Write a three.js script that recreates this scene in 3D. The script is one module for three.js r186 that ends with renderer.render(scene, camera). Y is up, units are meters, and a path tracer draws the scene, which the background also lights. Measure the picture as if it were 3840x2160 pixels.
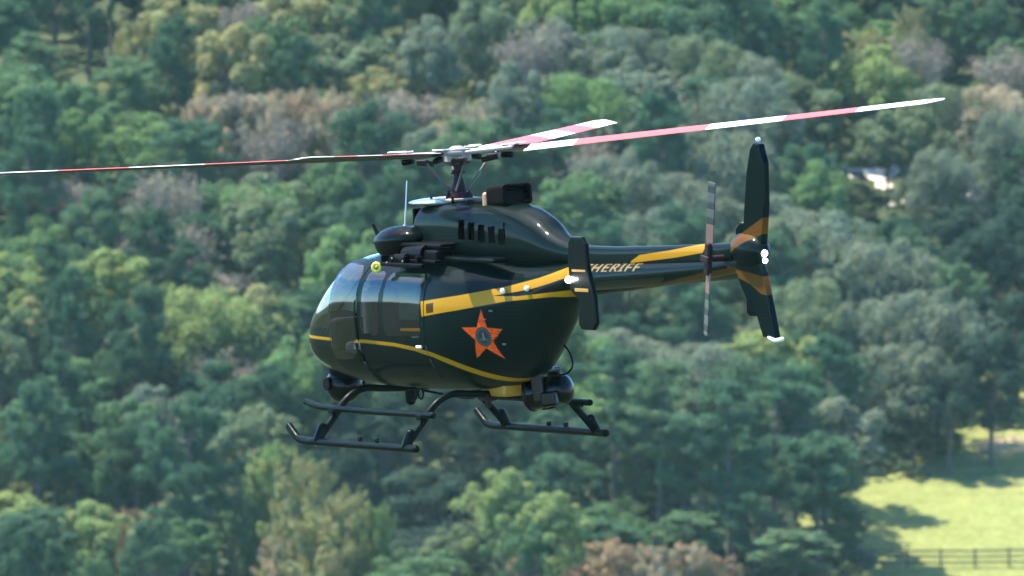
import * as THREE from 'three';
import { Sky } from 'three/addons/objects/Sky.js';
import { mergeGeometries as mergeRaw } from 'three/addons/utils/BufferGeometryUtils.js';
import { RoundedBoxGeometry } from 'three/addons/geometries/RoundedBoxGeometry.js';

// ------------------------------------------------------------------ camera, sky, sun, exposure
const scene = new THREE.Scene();
const FOCAL = 52950;                       // focal length in photograph pixels (3840 x 2160)
const HELI_DIST = 150, CAM_Y = 103.5, TILT = THREE.MathUtils.degToRad(4.8);
const camera = new THREE.PerspectiveCamera(2 * THREE.MathUtils.radToDeg(Math.atan(1080 / FOCAL)), 16 / 9, 1, 6000);
camera.position.set(0, CAM_Y, 0);
camera.rotation.set(-TILT, 0, 0);
camera.focus = HELI_DIST; camera.userData.fStop = 6.8;
camera.updateMatrixWorld(true);

const sunDir = new THREE.Vector3(-0.40, 0.86, -0.14).normalize();
const sky = new Sky(); sky.name = 'sky'; sky.scale.setScalar(5000); sky.userData.kind = 'structure';
sky.material.uniforms.turbidity.value = 3;
sky.material.uniforms.rayleigh.value = 1.2;
sky.material.uniforms.mieCoefficient.value = 0.004;
sky.material.uniforms.sunPosition.value.copy(sunDir);
scene.add(sky);
scene.environmentIntensity = 0.15;
const sun = new THREE.DirectionalLight(0xfff0dc, 5);
sun.position.copy(sunDir).multiplyScalar(600).add(new THREE.Vector3(0, 0, -1040));
sun.target.position.set(0, 10, -1040);
sun.castShadow = true;
Object.assign(sun.shadow.camera, { left: -160, right: 160, top: 160, bottom: -160, near: 1, far: 1600 });
sun.shadow.mapSize.set(4096, 4096);
scene.add(sun, sun.target);
const renderer = new THREE.WebGLRenderer({ antialias: true });
renderer.toneMapping = THREE.LinearToneMapping;
renderer.toneMappingExposure = 2.85;
renderer.shadowMap.enabled = true;
scene.fog = new THREE.FogExp2(new THREE.Color(0.50, 0.88, 0.84), 0.000031);

// ------------------------------------------------------------------ helpers
function mergeGeometries(list) { return mergeRaw(list.map(g => { const h = g.index ? g.toNonIndexed() : g.clone(); for (const k of Object.keys(h.attributes)) if (k !== 'position' && k !== 'normal') h.deleteAttribute(k); return h; })); }
function mulberry(a) { return () => { a |= 0; a = a + 0x6D2B79F5 | 0; let t = Math.imul(a ^ a >>> 15, 1 | a); t = t + Math.imul(t ^ t >>> 7, 61 | t) ^ t; return ((t ^ t >>> 14) >>> 0) / 4294967296; }; }
const V = (x, y, z) => new THREE.Vector3(x, y, z);
const clamp = (x, a, b) => Math.min(b, Math.max(a, x));
const sstep = (a, b, x) => { const t = clamp((x - a) / (b - a), 0, 1); return t * t * (3 - 2 * t); };
const lerp = (a, b, t) => a + (b - a) * t;
function hash2(i, j) { let h = Math.imul(i, 374761393) + Math.imul(j, 668265263) | 0; h = Math.imul(h ^ h >>> 13, 1274126177); return ((h ^ h >>> 16) >>> 0) / 4294967296; }
function noise2(x, y) { const i = Math.floor(x), j = Math.floor(y), u = x - i, v = y - j, a = u * u * (3 - 2 * u), b = v * v * (3 - 2 * v); return lerp(lerp(hash2(i, j), hash2(i + 1, j), a), lerp(hash2(i, j + 1), hash2(i + 1, j + 1), a), b); }
function fbm(x, y, o = 4) { let s = 0, w = 0.5, t = 0; for (let k = 0; k < o; k++) { s += w * noise2(x, y); t += w; x = x * 2.03 + 17.1; y = y * 2.03 + 9.7; w *= 0.5; } return s / t; }
const used = {};
function numbered(n) { const k = used[n] = (used[n] ?? -1) + 1; return k ? `${n}_${String(k).padStart(3, '0')}` : n; }
function mesh(name, geo, mat, parent) { const m = new THREE.Mesh(geo, mat); m.name = name; m.castShadow = m.receiveShadow = true; parent.add(m); return m; }
function thing(name, label, category, group) { const g = new THREE.Group(); g.name = numbered(name); g.userData = { label, category }; if (group) g.userData.group = group; scene.add(g); return g; }
function ray(px, py) { return V((px - 1920) / FOCAL, -(py - 1080) / FOCAL, -1).applyQuaternion(camera.quaternion); }

// ------------------------------------------------------------------ terrain
function groundY(x, D) {
  let y;
  if (D < 985) y = -0.03 * (985 - D) * sstep(700, 985, D) - 4 * (1 - sstep(700, 985, D)) * 1;
  else y = 0.306 * (D - 985);
  y -= sstep(13, 26, x) * (4.6 * sstep(986, 1044, D) - 3.5 * sstep(1046, 1120, D));
  if (y > 52) y = 52 + 14 * (1 - Math.exp(-(y - 52) / 14));
  const w = sstep(940, 990, D) * (1 - 0.85 * sstep(18, 26, x) * (1 - sstep(1035, 1050, D)));
  return y + w * 2.2 * (fbm(x / 17 + 3, D / 17 + 8, 3) - 0.5);
}
// where a tree of height h has its foot, when its top shows at that pixel
function foot(px, py, h = 0) {
  const d = ray(px, py);
  for (let D = 940; D < 1300; D += 0.25) {
    const t = D / -d.z, x = d.x * t, y = CAM_Y + d.y * t;
    if (y <= groundY(x, D) + h) return V(x, groundY(x, D), -D);
  }
  return V(d.x * 1200, groundY(0, 1200), -1200);
}
function toPixel(p) { const q = p.clone().sub(camera.position).applyQuaternion(camera.quaternion.clone().invert()); return [1920 - q.x / q.z * FOCAL, 1080 + q.y / q.z * FOCAL]; }

function noiseTexture(size, fn) {
  const d = new Uint8Array(size * size * 4);
  for (let j = 0; j < size; j++) for (let i = 0; i < size; i++) { const c = fn(i / size, j / size, i, j); d.set([clamp(c[0], 0, 255), clamp(c[1], 0, 255), clamp(c[2], 0, 255), 255], (j * size + i) * 4); }
  const t = new THREE.DataTexture(d, size, size); t.magFilter = THREE.LinearFilter; t.minFilter = THREE.LinearMipmapLinearFilter; t.generateMipmaps = true; t.wrapS = t.wrapT = THREE.MirroredRepeatWrapping; t.colorSpace = THREE.SRGBColorSpace; t.needsUpdate = true; return t;
}
function sheet(name, xs, Ds, lift, mat, uvScale) {
  const pos = [], uv = [], idx = [];
  for (const D of Ds) for (const x of xs) { pos.push(x, groundY(x, D) + lift, -D); uv.push(x / uvScale, D / uvScale); }
  const n = xs.length;
  for (let j = 0; j < Ds.length - 1; j++) for (let i = 0; i < n - 1; i++) { const a = j * n + i; idx.push(a, a + 1, a + n, a + 1, a + n + 1, a + n); }
  const g = new THREE.BufferGeometry(); g.setAttribute('position', new THREE.Float32BufferAttribute(pos, 3)); g.setAttribute('uv', new THREE.Float32BufferAttribute(uv, 2)); g.setIndex(idx); g.computeVertexNormals();
  const m = mesh(name, g, mat, scene); m.userData.kind = 'structure'; return m;
}
const range = (a, b, s) => { const r = []; for (let x = a; x < b - 1e-6; x += s) r.push(x); r.push(b); return r; };
{
  const litter = noiseTexture(512, (u, v) => { const a = fbm(u * 14, v * 14, 5), b = fbm(u * 60 + 5, v * 60, 3); return [26 + 36 * a + 24 * b, 40 + 34 * a + 24 * b, 24 + 20 * a + 14 * b]; });
  sheet('ground', [...range(-2600, -200, 300), ...range(-140, -66, 12), ...range(-62, 62, 2), ...range(66, 140, 12), ...range(200, 2600, 300)],
    [-400, 0, 300, 600, 750, 850, 900, 930, ...range(950, 1200, 2), ...range(1210, 1400, 20), 1600, 2000, 3000, 4500], 0, new THREE.MeshStandardMaterial({ map: litter, roughness: 1 }), 16);
  const turf = noiseTexture(1024, (u, v) => {
    const big = fbm(u * 5, v * 9, 4), mid = fbm(u * 22 + 9, v * 60, 4), fine = fbm(u * 150, v * 220 + 4, 3);
    const dry = clamp((big - 0.47) * 3.4 + (mid - 0.5) * 1.9, 0, 1), g = (fine - 0.5) * 46 + (mid - .5) * 22;
    return [lerp(112, 148, dry) + g, lerp(121, 130, dry) + g, lerp(62, 90, dry) + g * .8];
  });
  const xs = range(20, 64, 0.8), Ds = range(966, 1046, 0.8);
  sheet('grass_field', xs, Ds, 0.06, new THREE.MeshStandardMaterial({ map: turf, roughness: 1 }), 44);
}

// ------------------------------------------------------------------ helicopter
const HF = V(-0.489, 0.0255, -0.872).normalize();
const HR0 = V(0.870, 0.068, -0.488);
const HR = HR0.sub(HF.clone().multiplyScalar(HR0.dot(HF))).normalize();
const HU = HR.clone().cross(HF).normalize();
const heli = thing('helicopter', 'dark green law enforcement helicopter with yellow stripes and orange star badge, hovering over the forest', 'helicopter');
{
  const m = new THREE.Matrix4().makeBasis(HF, HU, HR);
  m.premultiply(new THREE.Matrix4().makeRotationFromQuaternion(camera.quaternion));
  heli.quaternion.setFromRotationMatrix(m);
  heli.position.copy(ray(1714, 1655).multiplyScalar(HELI_DIST)).add(camera.position);
}
const camToHeli = v => V(v.dot(HF), v.dot(HU), v.dot(HR));   // a direction seen from the lens, in the airframe's own axes

const TK = .93, tailX = x => x < -2.6 ? -2.6 + (x + 2.6) * TK : x;      // drawn length of the tail, shortened to its true length
function tailFit(g) { const p = g.attributes.position; for (let i = 0; i < p.count; i++) p.setX(i, tailX(p.getX(i))); return g; }
// --- paint: one side elevation of the airframe, 200 pixels a metre
const PX0 = -7.6, PX1 = 2.9, PY0 = 0.3, PY1 = 3.6, PW = 2048, PH = 1024;
function paintCanvas(flip) {
  const c = document.createElement('canvas'); c.width = PW; c.height = PH; const g = c.getContext('2d');
  const sx = PW / (PX1 - PX0), sy = PH / (PY1 - PY0), X = x => (PX1 - x) * sx, Y = y => (PY1 - y) * sy;
  const GREEN = '#02110e', YEL = '#9c730c', DK = '#060c0a';
  g.fillStyle = GREEN; g.fillRect(0, 0, PW, PH);
  const poly = (pts, col) => { g.fillStyle = col; g.beginPath(); pts.forEach(([x, y], i) => i ? g.lineTo(X(x), Y(y)) : g.moveTo(X(x), Y(y))); g.closePath(); g.fill(); };
  // thin belt line along the nose and doors, sweeping down under the baggage bay
  const belt = [[2.85, 1.09, .034], [1.6, 1.095, .034], [.5, 1.10, .038], [-.1, 1.085, .042], [-.5, 1.05, .046], [-.8, .995, .055], [-1.05, .92, .07], [-1.3, .82, .08], [-1.5, .735, .085], [-1.75, .62, .09]];
  poly([...belt.map(([x, y, w]) => [x, y + w / 2]), ...belt.slice().reverse().map(([x, y, w]) => [x, y - w / 2])], YEL);
  // the belly has the same green
  poly([...belt.map(([x, y, w]) => [x, y - w / 2]), [-2.4, .3], [2.9, .3]], '#02110e');
  // broad stripe up to the tail boom, split by a dark wedge
  poly([[-.70, 1.56], [-1.3, 1.63], [-1.92, 1.725], [-2.4, 1.82], [-2.95, 1.96], [-3.1, 1.96], [-3.1, 1.62], [-2.6, 1.62], [-1.9, 1.565], [-1.3, 1.475], [-.72, 1.40]], YEL);
  poly([[-1.75, 1.625], [-2.3, 1.70], [-2.9, 1.83], [-3.2, 1.86], [-3.2, 1.72], [-2.6, 1.67], [-2.1, 1.625]], DK);
  // filler flap in the stripe
  g.strokeStyle = '#5a4210'; g.lineWidth = 4; poly([[-.80, 1.535], [-.93, 1.55], [-.93, 1.45], [-.80, 1.435]], '#3a2a0c');
  // tail boom: yellow flash on the drive-shaft cover, underside aft in yellow darkened to stand for shade
  poly([[-4.15, 2.02], [-4.35, 2.09], [-5.0, 2.15], [-5.85, 2.25], [-5.75, 2.14], [-5.1, 2.075], [-4.15, 2.0]], YEL);
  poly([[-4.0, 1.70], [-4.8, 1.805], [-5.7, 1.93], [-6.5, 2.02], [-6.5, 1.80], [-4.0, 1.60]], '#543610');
  // lettering along the boom
  g.save(); g.translate(X(-3.15), Y(1.885)); if (flip) { g.translate((4.42 - 3.15) * sx, 0); g.scale(-1, 1); }
  g.rotate(flip ? 0.05 : -0.05); g.font = 'bold 36px sans-serif'; g.fillStyle = '#705e38'; g.transform(1, 0, -0.22, 1, 0, 0);
  const w = g.measureText('SHERIFF').width; g.scale(1.27 * sx / w, 1); g.fillText('SHERIFF', 0, 0); g.restore();
  // fin bands: yellow taken down to brown, with the shade put into the colour
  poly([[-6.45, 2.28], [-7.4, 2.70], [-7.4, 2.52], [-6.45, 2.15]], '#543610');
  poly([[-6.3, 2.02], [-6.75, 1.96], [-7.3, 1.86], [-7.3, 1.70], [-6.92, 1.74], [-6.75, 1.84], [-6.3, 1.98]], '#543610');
  // star badge with a round seal
  const cx = X(-1.60), cy = Y(1.195), kx = .93 * sx, ky = sy, R = .298, r0 = .125, tilt = 0.03;
  const star = (R, r, col) => { g.fillStyle = col; g.beginPath(); for (let k = 0; k < 10; k++) { const a = Math.PI / 2 + tilt + k * Math.PI / 5, q = k % 2 ? r : R; const px = cx - q * Math.cos(a) * kx, py = cy - q * Math.sin(a) * ky; k ? g.lineTo(px, py) : g.moveTo(px, py); } g.closePath(); g.fill(); };
  star(R, r0, '#8a4a1c'); star(R * .955, r0 * .955, '#dc4a12');
  const rnd = mulberry(5);
  for (let k = 0; k < 120; k++) { const a = rnd() * 6.283, q = .09 + rnd() * .17, px = cx + Math.cos(a) * q * kx, py = cy + Math.sin(a) * q * ky; const d = g.getImageData(px | 0, py | 0, 1, 1).data; if (d[0] > 180) { g.fillStyle = rnd() < .5 ? '#de6a30' : '#98300c'; g.fillRect(px, py, 3 + rnd() * 4, 2 + rnd() * 2); } }
  const disc = (r, col) => { g.fillStyle = col; g.beginPath(); g.ellipse(cx, cy, r * kx, r * ky, 0, 0, 7); g.fill(); };
  disc(.107, '#7a5a2c'); disc(.1, '#1c1c20'); disc(.075, '#4a5866'); disc(.07, '#1c3046');
  g.fillStyle = '#6a6454'; for (let k = 0; k < 22; k++) { const a = k / 22 * 6.283; g.fillRect(cx + Math.cos(a) * .087 * kx - 1.5, cy + Math.sin(a) * .087 * ky - 2, 3, 4); }
  g.fillStyle = '#2c5a34'; g.fillRect(cx - .05 * kx, cy + .015 * ky, .1 * kx, .03 * ky); g.fillStyle = '#8a6236'; g.fillRect(cx - .012 * kx, cy - .045 * ky, .024 * kx, .08 * ky);
  const t = new THREE.CanvasTexture(c); t.colorSpace = THREE.SRGBColorSpace; t.anisotropy = 8; return t;
}
const paintOf = (map, o = {}) => new THREE.MeshPhysicalMaterial({ map, roughness: 0.5, metalness: 0, clearcoat: 0.16, clearcoatRoughness: 0.06, specularIntensity: 0.06, ...o });
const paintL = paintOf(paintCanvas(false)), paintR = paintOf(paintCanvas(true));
const greenPaint = new THREE.MeshPhysicalMaterial({ color: new THREE.Color(0.0004, 0.003, 0.0024), roughness: 0.5, clearcoat: 0.16, clearcoatRoughness: 0.06, specularIntensity: 0.06 });
const skidPaint = new THREE.MeshPhysicalMaterial({ color: new THREE.Color(0.0006, 0.0045, 0.0036), roughness: 0.45, clearcoat: 0.07, clearcoatRoughness: 0.2, specularIntensity: 0.08 });
const black = new THREE.MeshPhysicalMaterial({ color: new THREE.Color(0.0012, 0.0012, 0.0015), roughness: 0.5, specularIntensity: 0.12 });
const glossBlack = new THREE.MeshPhysicalMaterial({ color: new THREE.Color(0.001, 0.001, 0.0012), roughness: 0.3, clearcoat: 0.22, clearcoatRoughness: 0.05, specularIntensity: 0.15 });
const sootMetal = new THREE.MeshPhysicalMaterial({ color: new THREE.Color(0.002, 0.0014, 0.0014), roughness: 0.7, specularIntensity: 0.12 });
const copper = new THREE.MeshStandardMaterial({ color: new THREE.Color(0.5, 0.28, 0.15), roughness: 0.45, metalness: 0.7 });
const steel = new THREE.MeshStandardMaterial({ color: new THREE.Color(0.12, 0.12, 0.115), roughness: 0.45, metalness: 0.5 });
const hubBrown = new THREE.MeshPhysicalMaterial({ color: new THREE.Color(0.022, 0.010, 0.011), roughness: 0.55, specularIntensity: 0.3 });
const hubPale = new THREE.MeshStandardMaterial({ color: new THREE.Color(0.26, 0.23, 0.19), roughness: 0.5 });
const whitePaint = new THREE.MeshStandardMaterial({ color: new THREE.Color(0.78, 0.78, 0.76), roughness: 0.4 });
const redPaint = new THREE.MeshStandardMaterial({ color: new THREE.Color(0.62, 0.075, 0.06), roughness: 0.45 });
const yellowPaint = new THREE.MeshStandardMaterial({ color: new THREE.Color(0.34, 0.17, 0.006), roughness: 0.5 });
const lensYellow = new THREE.MeshPhysicalMaterial({ color: new THREE.Color(0.5, 0.55, 0.03), roughness: 0.25, clearcoat: 0.6 });
const glass = new THREE.MeshPhysicalMaterial({ color: new THREE.Color(0.66, 0.68, 0.72), roughness: 0.02, transmission: 1, thickness: 0, ior: 1.5, specularIntensity: 0.75, side: THREE.DoubleSide });
const cabinLining = new THREE.MeshStandardMaterial({ color: new THREE.Color(0.05, 0.05, 0.055), roughness: 0.9, side: THREE.DoubleSide });
const seatCloth = new THREE.MeshStandardMaterial({ color: new THREE.Color(0.03, 0.028, 0.03), roughness: 0.95 });
const bladeTan = new THREE.MeshStandardMaterial({ color: new THREE.Color(0.16, 0.085, 0.06), roughness: 0.6 }), bladeDark = new THREE.MeshStandardMaterial({ color: new THREE.Color(0.02, 0.026, 0.022), roughness: 0.7 }), bladeGrey = new THREE.MeshStandardMaterial({ color: new THREE.Color(0.06, 0.08, 0.065), roughness: 0.8 });
const lampGlow = new THREE.MeshStandardMaterial({ color: 0xffffff, emissive: new THREE.Color(1, 1, 0.97), emissiveIntensity: 14 });
const clearLens = new THREE.MeshPhysicalMaterial({ color: new THREE.Color(0.9, 0.86, 0.7), roughness: 0.15, clearcoat: 1 });

function withPaintUV(g) { const p = g.attributes.position, uv = new Float32Array(p.count * 2); for (let i = 0; i < p.count; i++) { uv[2 * i] = (PX1 - p.getX(i)) / (PX1 - PX0); uv[2 * i + 1] = (p.getY(i) - PY0) / (PY1 - PY0); } g.setAttribute('uv', new THREE.BufferAttribute(uv, 2)); return g; }
function pchip(rows, k) {   // a monotone curve through column k
  const x = rows.map(r => -r[0]), y = rows.map(r => r[k]), n = x.length, d = [], m = [];
  for (let i = 0; i < n - 1; i++) d.push((y[i + 1] - y[i]) / (x[i + 1] - x[i]));
  for (let i = 0; i < n; i++) m.push(i === 0 ? d[0] : i === n - 1 ? d[n - 2] : d[i - 1] * d[i] <= 0 ? 0 : 2 * d[i - 1] * d[i] / (d[i - 1] + d[i]));
  return X => { const q = clamp(-X, x[0], x[n - 1]); let i = 0; while (i < n - 2 && q > x[i + 1]) i++; const h = x[i + 1] - x[i], t = (q - x[i]) / h, a = t * t, b = a * t; return (2 * b - 3 * a + 1) * y[i] + (b - 2 * a + t) * h * m[i] + (-2 * b + 3 * a) * y[i + 1] + (b - a) * h * m[i + 1]; };
}
// a skin over stations [X, bottom, top, half width, exponent, height of greatest width]; cells are sorted into pieces by pick(X, Y, Z)
function skin(rows, NX, NT, pick, offset = {}, xs) {
  const [fb, ft, fw, fn, fc] = [1, 2, 3, 4, 5].map(k => pchip(rows, k));
  xs = xs || Array.from({ length: NX + 1 }, (_, i) => lerp(rows[0][0], rows[rows.length - 1][0], i / NX));
  const pos = [], idx = {};
  for (const x of xs) { const b = fb(x), t = ft(x), w = fw(x), e = 2 / fn(x), c = lerp(b, t, fc(x)); for (let j = 0; j < NT; j++) { const a = j / NT * 2 * Math.PI, s = Math.sin(a), k = Math.cos(a); pos.push(x, c + (s > 0 ? t - c : c - b) * Math.sign(s) * Math.abs(s) ** e, w * Math.sign(k) * Math.abs(k) ** e); } }
  const full = [];
  for (let i = 0; i < xs.length - 1; i++) for (let j = 0; j < NT; j++) {
    const a = i * NT + j, b = i * NT + (j + 1) % NT, c = a + NT, d = b + NT, f = [a, b, c, b, d, c];
    full.push(...f); let mx = 0, my = 0, mz = 0; for (const q of [a, b, c, d]) { mx += pos[3 * q] / 4; my += pos[3 * q + 1] / 4; mz += pos[3 * q + 2] / 4; }
    const key = pick(mx, my, mz, i, j); if (key) (idx[key] ||= []).push(...f);
  }
  const g = new THREE.BufferGeometry(); g.setAttribute('position', new THREE.Float32BufferAttribute(pos, 3)); g.setIndex(full); g.computeVertexNormals();
  const N = g.attributes.normal.array, out = {};
  for (const key in idx) {
    const map = new Map(), p = [], n = [], off = offset[key] || 0, ii = idx[key].map(q => { if (!map.has(q)) { map.set(q, map.size); const o = typeof off === 'function' ? off(pos[3 * q], pos[3 * q + 1]) : off; for (let k = 0; k < 3; k++) { p.push(pos[3 * q + k] + o * N[3 * q + k]); n.push(N[3 * q + k]); } } return map.get(q); });
    const h = new THREE.BufferGeometry(); h.setAttribute('position', new THREE.Float32BufferAttribute(p, 3)); h.setAttribute('normal', new THREE.Float32BufferAttribute(n, 3)); h.setIndex(ii); out[key] = withPaintUV(h);
  }
  return out;
}
function tube(pts, r, seg = 40, rad = 10) { const c = new THREE.CatmullRomCurve3(pts.map(p => V(...p)), false, 'centripetal'); return new THREE.TubeGeometry(c, seg, r, rad, false); }
function capsuleTube(pts, r, seg, rad = 12) { return mergeGeometries([tube(pts, r, seg, rad), new THREE.SphereGeometry(r, rad, 8).translate(...pts[0]), new THREE.SphereGeometry(r, rad, 8).translate(...pts[pts.length - 1])]); }
function cyl(a, b, r0, r1 = r0, n = 16) { const A = V(...a), B = V(...b), d = B.clone().sub(A), g = new THREE.CylinderGeometry(r1, r0, d.length(), n); g.applyQuaternion(new THREE.Quaternion().setFromUnitVectors(V(0, 1, 0), d.normalize())); return g.translate((a[0] + b[0]) / 2, (a[1] + b[1]) / 2, (a[2] + b[2]) / 2); }
const box = (x, y, z, w, h, d, r = 0.015) => new RoundedBoxGeometry(w, h, d, 3, Math.min(r, w / 2.1, h / 2.1, d / 2.1)).translate(x, y, z);

// --- fuselage shell with doors and panes
const HULL = [ // X, bottom, top, half width, exponent, waist
  [2.76, 1.02, 1.06, 0.03, 2.0, .5], [2.73, .95, 1.12, .12, 2.05, .48], [2.64, .86, 1.22, .25, 2.1, .46], [2.36, .735, 1.43, .45, 2.2, .44], [2.02, .65, 1.66, .58, 2.3, .45], [1.6, .60, 1.88, .665, 2.45, .47], [1.2, .575, 2.0, .725, 2.5, .5],
  [.7, .565, 2.04, .755, 2.6, .53], [-.1, .565, 2.045, .765, 2.65, .55], [-.6, .575, 2.04, .755, 2.6, .56], [-.95, .59, 2.03, .725, 2.5, .57], [-1.3, .635, 2.01, .64, 2.4, .58], [-1.6, .72, 1.985, .53, 2.3, .58], [-1.9, .875, 1.965, .425, 2.2, .58], [-2.2, 1.11, 1.965, .335, 2.15, .55], [-2.5, 1.38, 1.972, .262, 2.1, .52], [-2.85, 1.59, 1.985, .2, 2.0, .5]];
const rr = (X, Y, x0, x1, y0, y1, r, lean = 0) => { const x = X - lean * (Y - (y0 + y1) / 2), dx = Math.max(x0 + r - x, x - x1 + r, 0), dy = Math.max(y0 + r - Y, Y - y1 + r, 0); return x > x0 && x < x1 && Y > y0 && Y < y1 && dx * dx + dy * dy < r * r; };
{
  const bulge = (X, Y) => { const u = clamp((X - .68) / .74, 0, 1) * 2 - 1, v = clamp((Y - .72) / 1.24, 0, 1) * 2 - 1; return .004 + .11 * (1 - u * u) * (1 - v ** 4); };   // blown-out window of the front door
  const side = Z => Z < 0 ? 'L' : 'R';
  const xs = []; for (let i = 0; i <= 270; i++) { const t = i / 270; xs.push(lerp(2.76, -2.85, t < 0.1 ? t * t * 5 + t * 0.5 : t)); }
  xs.sort((a, b) => b - a);
  const pieces = skin(HULL, 270, 240, (X, Y, Z) => {
    const s = side(Z);
    if (X > 1.42 && X < 2.5 && Y > 1.16 + 0.02 * X && Math.abs(Z) > 0.022 && !(Math.abs(X - 1.44) < .02)) { if (rr(X, Y, 1.46 + (1.9 - Y) * -.02, 3, 1.2, 1.985, .06)) return 'windshield' + s; }
    if (X > 1.75 && X < 2.42 && Y < 1.02 && Y > .74 && Math.abs(Z) > .13 && Math.abs(Z) < .5 && rr(X, Y, 1.8, 2.4, .76, 1.01, .08)) return 'chin' + s;
    if (Math.abs(Z) < .44 && Math.abs(Z) > .1 && X > .82 && X < 1.28 && Y > 1.9) return 'roof' + s;
    if (Math.abs(Z) > .34) {
      if (rr(X, Y, .72, 1.37, .93, 1.87, .12, -.05)) return 'frontwin' + s;
      if (rr(X, Y, .20, .60, 1.18, 1.84, .07, -.05)) return 'midwin' + s;
      if (rr(X, Y, -.68, .10, 1.18, 1.84, .08, -.03)) return 'rearwin' + s;
      if (rr(X, Y, .70, 1.41, .72, 1.94, .08, -.03)) return 'frontdoor' + s;
      if (rr(X, Y, -.74, .66, .72, 1.92, .08, -.02)) return 'reardoor' + s;
    }
    return 'shell' + (Z < 0 ? 'L' : 'R');
  }, { frontdoorL: bulge, frontdoorR: bulge, reardoorL: .006, reardoorR: .006, frontwinL: bulge, frontwinR: bulge, midwinL: .008, midwinR: .008, rearwinL: .008, rearwinR: .008, windshieldL: .006, windshieldR: .006 }, xs);
  for (const s of ['L', 'R']) {
    const P = s === 'L' ? paintL : paintR, z = s === 'L' ? -1 : 1;
    mesh('fuselage_shell', pieces['shell' + s], P, heli);
    mesh('windshield', pieces['windshield' + s], glass, heli);
    if (pieces['chin' + s]) mesh('chin_window', pieces['chin' + s], glass, heli);
    if (pieces['roof' + s]) mesh('roof_window', pieces['roof' + s], glass, heli);
    const fd = mesh('cabin_door', pieces['frontdoor' + s], P, heli); mesh('door_window', pieces['frontwin' + s], glass, fd);
    mesh('door_handle', box(.76, 1.02, z * .738, .12, .025, .02, .008), steel, fd);
    const rd = mesh('cabin_door', pieces['reardoor' + s], P, heli); mesh('door_window', pieces['midwin' + s], glass, rd); mesh('door_window', pieces['rearwin' + s], glass, rd);
    mesh('door_handle', box(-.60, 1.075, z * .738, .11, .03, .022, .008), whitePaint, rd);
  }
  // cabin inside: floor, bulkhead, panel, seats
  mesh('cabin_floor', box(.35, .80, 0, 2.2, .04, .95), cabinLining, heli);
  mesh('rear_bulkhead', box(-.78, 1.32, 0, .04, 1.0, 1.1), cabinLining, heli);
  mesh('instrument_panel', box(2.0, 1.1, 0, .18, .36, .7, .05), black, heli);
  for (const [x, zz] of [[1.05, -.34], [1.05, .34], [-.5, -.42], [-.5, 0], [-.5, .42]]) {
    const st = mesh('cabin_seat', box(x + .12, 1.0, zz, .46, .12, .42, .05), seatCloth, heli);
    mesh('seat_back', box(x - .13, 1.34, zz, .12, .62, .42, .05), seatCloth, st);
    mesh('headrest', box(x - .13, 1.72, zz, .1, .14, .24, .04), seatCloth, st);
  }
}
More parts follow.
